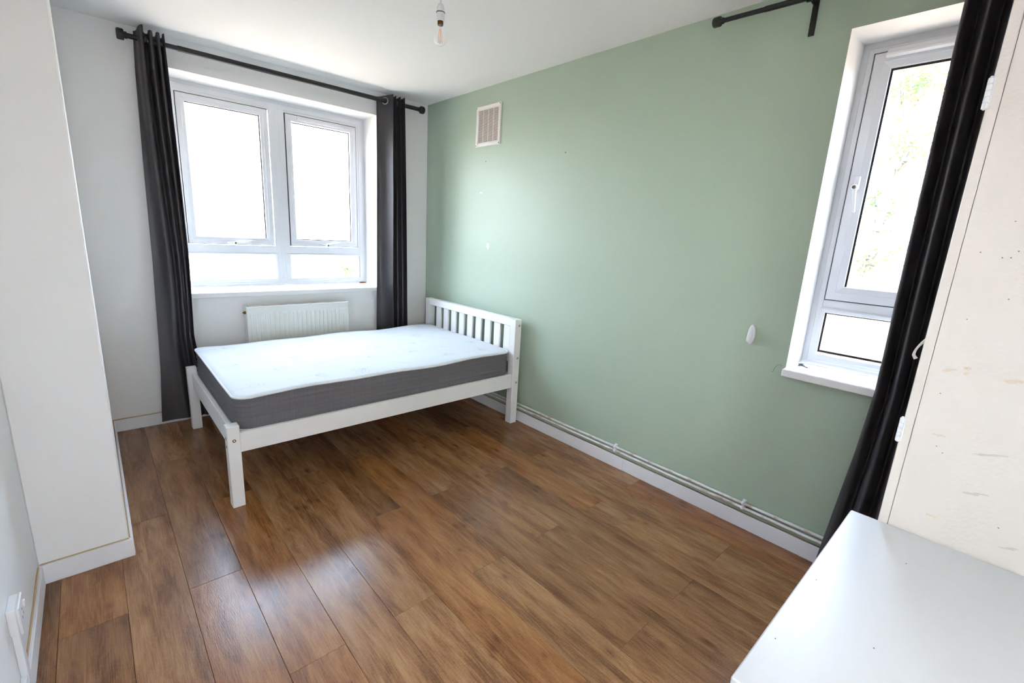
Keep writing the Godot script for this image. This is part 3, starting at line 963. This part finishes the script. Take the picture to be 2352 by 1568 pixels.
func build_curtains() -> void:
	rod("curtain_rod", Vector3(-2.13, 2.469, 0.09), Vector3(-0.128, 2.473, 0.09), 0.13, 0.0165, "long black curtain rod across the double window wall", [0.05, 0.885], Vector3(0, 0, -1))
	rod("curtain_rod", Vector3(-0.09, 2.480, 2.715), Vector3(-0.09, 2.453, 3.74), 0.195, 0.0118, "black curtain rod with flat wall bracket high on the green wall", [0.365], Vector3(1, 0, 0))
	# left curtain of the double window
	var lt := [[2.53, -2.082, -1.935], [2.30, -2.094, -1.932], [1.75, -2.108, -1.925], [1.153, -2.119, -1.921], [0.64, -2.137, -1.935], [0.42, -2.146, -1.915], [0.03, -2.172, -1.865]]
	var c := thing("curtain")
	tag(c, "charcoal eyelet curtain hanging left of the double window, behind the foot of the bed", "curtain", "charcoal eyelet curtains")
	var st := sb()
	cloth(st, 150, 70, func(u: float, v: float) -> Vector3:
		var y := lerpf(2.515, 0.040, v)
		var e := interp(lt, y)
		var w := pow(u, 1.5 + 1.3 * smoothstep(0.0, 0.75, v))
		var ph := w * 3.4 * TAU + 0.6
		var amp := lerpf(0.038, 0.010, smoothstep(0.0, 0.85, v))
		var x := lerpf(e[0], e[1], u) + sin(2.0 * ph) * 0.004 * (1.0 - v)
		var z := 0.088 - amp * cos(ph) + 0.008 * sin(v * 9.0 + u * 5.0) * v
		if v < 0.02: y += 0.011 * (0.5 - 0.5 * cos(ph)) - 0.004 + 0.022 * exp(-pow((u - 0.30) / 0.10, 2.0))
		z += 0.014 * exp(-pow((u - 0.80 + 0.25 * (v - 0.65)) / 0.035, 2.0)) * exp(-pow((v - 0.70) / 0.12, 2.0))
		return Vector3(x, y, z))
	obj("fabric", st, M.curtain, c)
	eyelet(c, Vector3(-2.045, 2.469, 0.09), Vector3(0.93, 0, 0.37).normalized())
	# right curtain of the double window
	var rt := [[2.53, -0.513, -0.302], [2.40, -0.515, -0.298], [1.77, -0.519, -0.284], [1.20, -0.525, -0.276], [0.55, -0.538, -0.263], [0.03, -0.545, -0.255]]
	c = thing("curtain")
	tag(c, "charcoal eyelet curtain hanging right of the double window, by the green wall corner", "curtain", "charcoal eyelet curtains")
	st = sb()
	cloth(st, 150, 60, func(u: float, v: float) -> Vector3:
		var y := lerpf(2.505, 0.040, v)
		var e := interp(rt, y)
		var soft := lerpf(1.0, 0.8, v)
		var x := lerpf(e[0], e[1], u)
		var z := 0.0
		var ph := 0.0
		if u < 0.42:                                # a broad face that comes forward off the wall
			z = 0.036 + 0.116 * soft * pow(u / 0.42, 2.5)
			ph = u / 0.42 * PI
		elif u < 0.52:                              # and turns back sharply at the seam
			z = lerpf(0.040 + 0.112 * soft, 0.078, smoothstep(0.42, 0.52, u))
			ph = PI * (1.0 + (u - 0.42) / 0.10)
		else:
			ph = TAU + (u - 0.52) / 0.48 * TAU * 2.5
			z = 0.078 + 0.024 * soft * (1.0 - cos(ph))
			x += sin(ph) * 0.004
		z += 0.004 * sin(v * 11.0 + u * 9.0) * v
		if v < 0.02: y += 0.012 * (0.5 - 0.5 * cos(ph)) + 0.010 * u
		return Vector3(x, y, z))
	obj("fabric", st, M.curtain, c)
	eyelet(c, Vector3(-0.4655, 2.4725, 0.091), Vector3(-0.80, 0.0, 0.60).normalized())
	# curtain of the narrow window
	var nt := [[2.53, 3.590, 3.758], [1.30, 3.600, 3.758], [0.90, 3.606, 3.758], [0.60, 3.592, 3.758], [0.25, 3.567, 3.758], [0.03, 3.550, 3.758]]
	c = thing("curtain")
	tag(c, "charcoal curtain bunched over the narrow window beside the cream wardrobe", "curtain", "charcoal eyelet curtains")
	st = sb()
	cloth(st, 150, 60, func(u: float, v: float) -> Vector3:
		var y := lerpf(2.505, 0.040, v)
		var e := interp(nt, y)
		var ph := u * 2.8 * TAU + 2.6
		var flare := exp(-pow(u / 0.10, 2.0)) * smoothstep(0.55, 1.0, v)
		var amp := lerpf(0.036, 0.030, v)
		var s := lerpf(e[0], e[1], u)
		if v < 0.02: y += 0.012 * (0.5 - 0.5 * cos(ph))
		return Vector3(-(0.090 - amp * cos(ph)) + 0.055 * flare, y, s - 0.02 * flare))
	obj("fabric", st, M.curtain, c)

# ------------------------------------------------------------------ radiator
func build_radiator() -> void:
	var x0 := -1.602
	var x1 := -0.826
	var y0 := 0.30
	var y1 := 0.822
	var r := thing("radiator", Vector3((x0 + x1) * 0.5, y0, 0.06))
	tag(r, "white ribbed panel radiator below the double window, behind the mattress", "radiator")
	var o := -r.position
	var front := 0.110
	# one panel: flat margins, and upright flutes pressed between them
	var st := sb()
	var n := 22
	var pitch := (x1 - x0 - 0.036) / n
	var xs := [x0 + 0.006, x0 + 0.018]
	var ds := [0.0, 0.0]
	for k in n:
		var b := x0 + 0.018 + k * pitch
		for e in [[0.12, 0.0], [0.30, -0.0045], [0.70, -0.0045], [0.88, 0.0], [1.0, 0.0]]:
			xs.append(b + e[0] * pitch); ds.append(e[1])
	xs.append(x1 - 0.006); ds.append(0.0)
	var ys := [y0, y0 + 0.045, y0 + 0.060, y1 - 0.063, y1 - 0.048, y1 - 0.008]
	var yw := [0.0, 0.0, 1.0, 1.0, 0.0, 0.0]
	for i in xs.size() - 1:
		for j in ys.size() - 1:
			var q := []
			for e in [[i, j], [i + 1, j], [i + 1, j + 1], [i, j + 1]]: q.append(Vector3(xs[e[0]], ys[e[1]], front + ds[e[0]] * yw[e[1]]) + o)
			face(st, q)
	cham(st, Vector3(x0 + 0.006, y0, front - 0.022) + o, Vector3(x1 - 0.006, y1 - 0.01, front - 0.006) + o, 0.001)
	obj("front_panel", st, M.radiator, r)
	obj("back_panel", box(Vector3(x0 + 0.006, y0, 0.030) + o, Vector3(x1 - 0.006, y1 - 0.01, 0.046) + o, 0.002), M.radiator, r)
	for e in [x0, x1 - 0.006]:
		obj("side_cover", box(Vector3(e, y0 + 0.02, 0.028) + o, Vector3(e + 0.006, y1, front + 0.003) + o, 0.0015), M.radiator, r)
	st = sb()
	cham(st, Vector3(x0 + 0.006, y1 - 0.010, front - 0.010) + o, Vector3(x1 - 0.006, y1 - 0.001, front + 0.002) + o, 0.002)
	cham(st, Vector3(x0 + 0.006, y1 - 0.008, 0.029) + o, Vector3(x1 - 0.006, y1 - 0.002, 0.037) + o, 0.001)
	for k in 64:
		var x := x0 + 0.012 + k * (x1 - x0 - 0.024) / 63.0
		cham(st, Vector3(x - 0.0022, y1 - 0.008, 0.036) + o, Vector3(x + 0.0022, y1 - 0.003, front - 0.009) + o, 0.0)
	obj("top_grille", st, M.radiator, r)
	st = sb()
	lathe(st, [Vector2(0, 0.0), Vector2(0.011, 0.0), Vector2(0.011, 0.012), Vector2(0.006, 0.014), Vector2(0.006, 0.020), Vector2(0, 0.020)], Vector3(x0, y1 - 0.045, 0.085) + o, 12, Vector3(-1, 0, 0))
	obj("bleed_plug", st, M.brass, r)
	for e in [-1.45, -0.98]:
		obj("wall_bracket", box(Vector3(e - 0.015, y0 + 0.1, 0.0) + o, Vector3(e + 0.015, y1 - 0.06, 0.03) + o, 0.001), M.radiator, r)
	for e in [x0 - 0.03, x1 + 0.03]:
		st = sb()
		tube(st, [Vector3(e, 0.0, 0.075) + o, Vector3(e, y0 + 0.03, 0.075) + o], 0.0075, 10)
		tube(st, [Vector3(e, y0 + 0.03, 0.075) + o, Vector3(e + (0.03 if e < -1.2 else -0.03), y0 + 0.03, 0.075) + o], 0.010, 10)
		lathe(st, [Vector2(0.010, 0.0), Vector2(0.016, 0.004), Vector2(0.016, 0.04), Vector2(0.012, 0.05), Vector2(0, 0.05)], Vector3(e, y0 + 0.035, 0.075) + o, 14)
		obj("valve", st, M.plastic, r)

# ------------------------------------------------------------------ small things
func build_small_things() -> void:
	# pipes along the green wall and their clips
	for e in [[0.1425, "upper of the two white heating pipes above the green wall skirting"], [0.1165, "lower of the two white heating pipes above the green wall skirting"]]:
		var st := sb()
		var path := []
		for k in 40: path.append(Vector3(-0.0165 - 0.0008 * sin(k * 0.7), e[0] + 0.0010 * sin(k * 0.9 + e[0] * 90.0), 0.03 + k * 0.0960))
		tube(st, path, 0.0072, 12)
		tag(obj("heating_pipe", st, M.pipe), e[1], "pipe", "heating pipes along the green wall")
	for e in [[2.359, "pipe clip holding both heating pipes nearer the bed, at mid wall"], [3.171, "pipe clip holding both heating pipes nearer the wardrobe, below the wall hook"]]:
		var z: float = e[0]
		var st := sb()
		cham(st, Vector3(-0.0045, 0.100, z - 0.010), Vector3(-0.0002, 0.160, z + 0.010), 0.001)
		for y in [0.1425, 0.1165]:
			lathe(st, [Vector2(0.0085, -0.008), Vector2(0.0108, -0.008), Vector2(0.0108, 0.008), Vector2(0.0085, 0.008), Vector2(0.0085, -0.008)], Vector3(-0.0165, y, z), 16, Vector3(0, 0, 1))
		cham(st, Vector3(-0.020, 0.126, z - 0.008), Vector3(-0.004, 0.133, z + 0.008), 0.001)
		cham(st, Vector3(-0.018, 0.151, z - 0.008), Vector3(-0.004, 0.158, z + 0.008), 0.002)
		tag(obj("pipe_clip", st, M.trim), e[1], "pipe clip", "clips on the heating pipes")
	# air vent
	var v := thing("air_vent", Vector3(0, 2.2685, 0.892))
	tag(v, "cream square air vent with fine slats high on the green wall", "vent")
	var st := sb()
	var vm := func(a: float, b: float, d: float) -> Vector3: return Vector3(-d, b, a)
	ring(st, -0.150, -0.1485, 0.150, 0.1485, [Vector2(0, 0.0), Vector2(0, 0.009), Vector2(0.004, 0.012), Vector2(0.020, 0.012), Vector2(0.028, 0.009), Vector2(0.028, 0.0)], vm)
	obj("vent_frame", st, M.vent, v)
	obj("dark_back", box(Vector3(-0.003, -0.121, -0.123), Vector3(-0.0003, 0.121, 0.123), 0.0), M.vent_dark, v)
	st = sb()
	for k in 29:
		var y := -0.117 + k * 0.00836
		cham(st, Vector3(-0.0085, y - 0.0019, -0.1235), Vector3(-0.0045, y + 0.0019, 0.1235), 0.0006)
	for z in [-0.062, 0.0, 0.062]: cham(st, Vector3(-0.0082, -0.121, z - 0.0025), Vector3(-0.004, 0.121, z + 0.0025), 0.0006)
	var gr := obj("grille_slats", st, M.vent, v)
	gr.set_meta("kind", "stuff")
	for a in [[-1, -1], [1, -1], [1, 1], [-1, 1]]:
		st = sb()
		lathe(st, [Vector2(0.0042, 0.0), Vector2(0.0042, 0.0012), Vector2(0.002, 0.002), Vector2(0, 0.002)], Vector3(-0.0118, a[1] * 0.1385, a[0] * 0.140), 10, Vector3(-1, 0, 0))
		obj("screw", st, M.joint, v)
	# adhesive wall hook
	var hk := thing("wall_hook", Vector3(0, 1.027, 3.060))
	tag(hk, "small white oval stick-on hook on the green wall left of the narrow window", "hook")
	st = sb()
	st.set_smooth_group(0)
	var rings := []
	for e in [[1.0, 0.0], [1.0, 0.005], [0.93, 0.0085], [0.78, 0.011], [0.45, 0.013], [0.0, 0.0138]]:
		var rr := []
		for k in 28:
			var a := TAU * k / 28
			rr.append(Vector3(-e[1], sin(a) * 0.051 * e[0], cos(a) * 0.0180 * e[0] * (1.0 - 0.04 * sin(a))))
		rings.append(rr)
	for i in rings.size() - 1:
		for k in 28:
			poly(st, [rings[i][k], rings[i][(k + 1) % 28], rings[i + 1][(k + 1) % 28], rings[i + 1][k]], Vector3(0.004, rings[i][k].y * 0.6, 0))
	obj("base_plate", st, M.plastic, hk)
	st = sb()
	var pts := []
	var rd := []
	for k in 12:
		var t := k / 11.0
		pts.append(Vector3(-0.010 - 0.020 * sin(t * PI * 0.62), 0.028 - 0.074 * t + 0.012 * maxf(t - 0.75, 0.0) / 0.25, 0))
		rd.append(0.0075 + 0.0035 * sin(t * PI))
	tube(st, pts, rd, 14)
	obj("hook_arm", st, M.plastic, hk)
	# keys on the sill of the narrow window
	var ky := thing("window_keys", Vector3(0.128, 0.899, 3.268))
	tag(ky, "small bunch of metal window keys lying on the narrow window's sill", "keys")
	for e in [[-0.2, 0.0], [0.5, 0.004]]:
		st = sb()
		var dirv := Vector3(cos(e[0] + 2.6), 0, sin(e[0] + 2.6))
		var sd := Vector3(-dirv.z, 0, dirv.x)
		var base := Vector3(0, e[1] + 0.0005, 0)
		var bow := []
		for k in 14: bow.append(base + dirv * (cos(k * TAU / 14) * 0.011 + 0.012) + sd * sin(k * TAU / 14) * 0.009)
		prism(st, bow, Vector3(0, 0.0025, 0))
		prism(st, [base + dirv * 0.02 + sd * 0.0025, base + dirv * 0.052 + sd * 0.0025, base + dirv * 0.052 - sd * 0.006, base + dirv * 0.045 - sd * 0.006, base + dirv * 0.044 - sd * 0.0025, base + dirv * 0.02 - sd * 0.0025], Vector3(0, 0.0025, 0))
		obj("key", st, M.key, ky)
	st = sb()
	pts = []
	for k in 22: pts.append(Vector3(cos(k * TAU / 20) * 0.011 - 0.004, 0.006 + 0.001 * sin(k * TAU / 20), sin(k * TAU / 20) * 0.011))
	tube(st, pts, 0.001, 6)
	obj("key_ring", st, M.key, ky)
	# socket and cable trunking at the far left
	var so := thing("power_socket", Vector3(LEFT, 0.3015, 2.166))
	tag(so, "white surface-mounted single power socket low on the left wall", "socket")
	obj("back_box", box(Vector3(0.0, -0.0415, -0.041), Vector3(0.020, 0.0415, 0.041), 0.002), M.plastic, so)
	obj("face_plate", box(Vector3(0.020, -0.0430, -0.0425), Vector3(0.027, 0.0430, 0.0425), 0.0025), M.plastic, so)
	obj("rocker_switch", box(Vector3(0.026, 0.006, -0.028), Vector3(0.0325, 0.026, -0.016), 0.002), M.plastic, so)
	for e in [[0.012, 0.0], [-0.008, -0.011], [-0.008, 0.011]]:
		obj("pin_hole", box(Vector3(0.0265, e[0] - 0.004, e[1] - 0.0018), Vector3(0.0273, e[0] + 0.004, e[1] + 0.0018), 0.0), M.gasket, so)
	var tr := thing("cable_trunking", Vector3(LEFT, 0.088, 2.17))
	tag(tr, "white cable trunking dropping from the power socket to the left skirting", "trunking")
	obj("upright_run", box(Vector3(0, 0.0, -0.020), Vector3(0.016, 0.171, 0.020), 0.0015), M.plastic, tr)
	obj("level_run", box(Vector3(0, 0.0, 0.021), Vector3(0.014, 0.022, 1.15), 0.0015), M.plastic, tr)
	# bare pendant bulb
	var p := thing("pendant_lamp", Vector3(-1.172, CEIL, 1.99))
	tag(p, "bare clear filament bulb on a white pendant cord under the ceiling", "lamp")
	st = sb()
	lathe(st, [Vector2(0, -0.030), Vector2(0.012, -0.030), Vector2(0.040, -0.020), Vector2(0.048, -0.004), Vector2(0.048, 0.0), Vector2(0, 0.0)], Vector3.ZERO, 28)
	obj("ceiling_rose", st, M.plastic, p)
	st = sb(); tube(st, [Vector3(0, -0.028, 0), Vector3(0, -0.155, 0)], 0.0032, 10); obj("cord", st, M.cord, p)
	st = sb()
	lathe(st, [Vector2(0, -0.180), Vector2(0.0175, -0.180), Vector2(0.0175, -0.176), Vector2(0.0160, -0.160), Vector2(0.011, -0.150), Vector2(0.005, -0.147), Vector2(0, -0.147)], Vector3.ZERO, 24)
	lathe(st, [Vector2(0, -0.215), Vector2(0.0172, -0.215), Vector2(0.0178, -0.213), Vector2(0.0178, -0.184), Vector2(0.016, -0.182), Vector2(0, -0.182)], Vector3.ZERO, 24)
	obj("lamp_holder", st, M.plastic, p)
	st = sb(); lathe(st, [Vector2(0.0155, -0.1835), Vector2(0.0192, -0.1835), Vector2(0.0192, -0.1805), Vector2(0.0155, -0.1805)], Vector3.ZERO, 24); obj("holder_ring", st, M.joint, p)
	var bl := thing("light_bulb", Vector3.ZERO, p)
	st = sb(); lathe(st, [Vector2(0.0115, -0.231), Vector2(0.0128, -0.229), Vector2(0.0128, -0.213), Vector2(0, -0.213)], Vector3.ZERO, 20); obj("bulb_cap", st, M.brass, bl)
	st = sb()
	var prof := []
	for e in [[0.0, -0.3115], [0.008, -0.3105], [0.0155, -0.3075], [0.0222, -0.3020], [0.0272, -0.2945], [0.0298, -0.2855], [0.0300, -0.2765], [0.0280, -0.2670], [0.0240, -0.2580], [0.0190, -0.2490], [0.0150, -0.2410], [0.0130, -0.2340], [0.0122, -0.2295]]: prof.append(Vector2(e[0], e[1]))
	lathe(st, prof, Vector3.ZERO, 32)
	obj("glass", st, M.bulb_glass, bl)
	for k in 4:
		var a := k * PI * 0.5 + 0.5
		st = sb()
		tube(st, [Vector3(cos(a) * 0.0045, -0.247, sin(a) * 0.0045), Vector3(cos(a) * 0.0085, -0.300, sin(a) * 0.0085)], 0.0011, 8)
		obj("filament", st, M.filament, bl)
	st = sb()
	lathe(st, [Vector2(0.0012, -0.298), Vector2(0.0012, -0.25), Vector2(0.005, -0.244), Vector2(0.006, -0.236), Vector2(0.008, -0.230)], Vector3.ZERO, 12)
	obj("glass_stem", st, M.bulb_glass, bl)

# ------------------------------------------------------------------ outside
func tree(at: Vector3, h: float, crowns: Array, n: int, seed_: int, label: String) -> void:
	var rng := RandomNumberGenerator.new()
	rng.seed = seed_
	var t := thing("tree", at)
	tag(t, label, "tree", "trees outside the windows")
	var st := sb()
	var pts := []
	var rd := []
	for k in 9:
		pts.append(Vector3(sin(k * 0.8) * 0.10, h * k / 8.0, cos(k * 0.6) * 0.10 - 0.1))
		rd.append(0.20 - 0.015 * k)
	tube(st, pts, rd, 10)
	obj("trunk", st, M.bark, t)
	st = sb()
	for c in crowns:
		var ctr := Vector3(c[0], c[1], c[2])
		var from := Vector3(0, minf(ctr.y - 0.3, h * 0.95), 0)
		tube(st, [from, from.lerp(ctr, 0.5) + Vector3(0, 0.15, 0), ctr], [0.06, 0.04, 0.012], 7)
		for k in 5:
			var e: Vector3 = ctr + Vector3(rng.randf_range(-1, 1), rng.randf_range(-0.6, 0.8), rng.randf_range(-1, 1)) * c[3] * 0.8
			tube(st, [from.lerp(ctr, 0.7), e], [0.02, 0.005], 5)
	obj("branches", st, M.bark, t)
	var leaf := sb()
	for s in [-1.0, 1.0]:
		face(leaf, [Vector3(0, 0, 0), Vector3(0.5 * s, 0.12, 0.35), Vector3(0.32 * s, 0.05, 0.8), Vector3(0, 0, 1.15)] if s > 0 else [Vector3(0, 0, 0), Vector3(0, 0, 1.15), Vector3(-0.32, 0.05, 0.8), Vector3(-0.5, 0.12, 0.35)])
	leaf.generate_normals()
	var mm := MultiMesh.new()
	mm.transform_format = MultiMesh.TRANSFORM_3D
	mm.mesh = leaf.commit()
	mm.instance_count = n
	for k in n:
		var c: Array = crowns[k % crowns.size()]
		var d: Vector3 = Vector3(rng.randfn(), rng.randfn() * 0.75, rng.randfn()) * c[3] * 0.45
		var b := Basis.from_euler(Vector3(rng.randf_range(-0.9, 0.9), rng.randf() * TAU, rng.randf_range(-0.7, 0.7))).scaled(Vector3.ONE * rng.randf_range(0.04, 0.075))
		mm.set_instance_transform(k, Transform3D(b, Vector3(c[0], c[1], c[2]) + d))
	var mi := MultiMeshInstance3D.new()
	mi.name = "foliage"
	mi.multimesh = mm
	mi.material_override = M.leaf
	mi.set_meta("kind", "stuff")
	t.add_child(mi, true)

func build_outside() -> void:
	struct(obj("ground", box(Vector3(-60, -5.5, -70), Vector3(70, -5.0, 60), 0.0), M.ground), "sunlit pale ground far below the windows", "ground")
	tree(Vector3(6.95, -5, 2.2), 7.2, [[-0.3, 8.9, 0.1, 0.45], [-0.05, 8.1, 0.15, 0.6], [0.1, 7.2, -0.1, 0.55], [0.0, 6.4, 0.0, 0.55], [0.8, 7.8, 0.9, 0.7], [0.9, 6.7, 1.2, 0.7]], 4200, 5, "pale green sunlit tree outside the narrow window")
	tree(Vector3(3.6, -5, -10.4), 5.0, [[-0.25, 5.2, 0.4, 0.4], [0.5, 5.0, -0.2, 0.7], [1.3, 5.4, -0.6, 0.8]], 2400, 8, "pale green tree beyond the lower right pane of the double window")
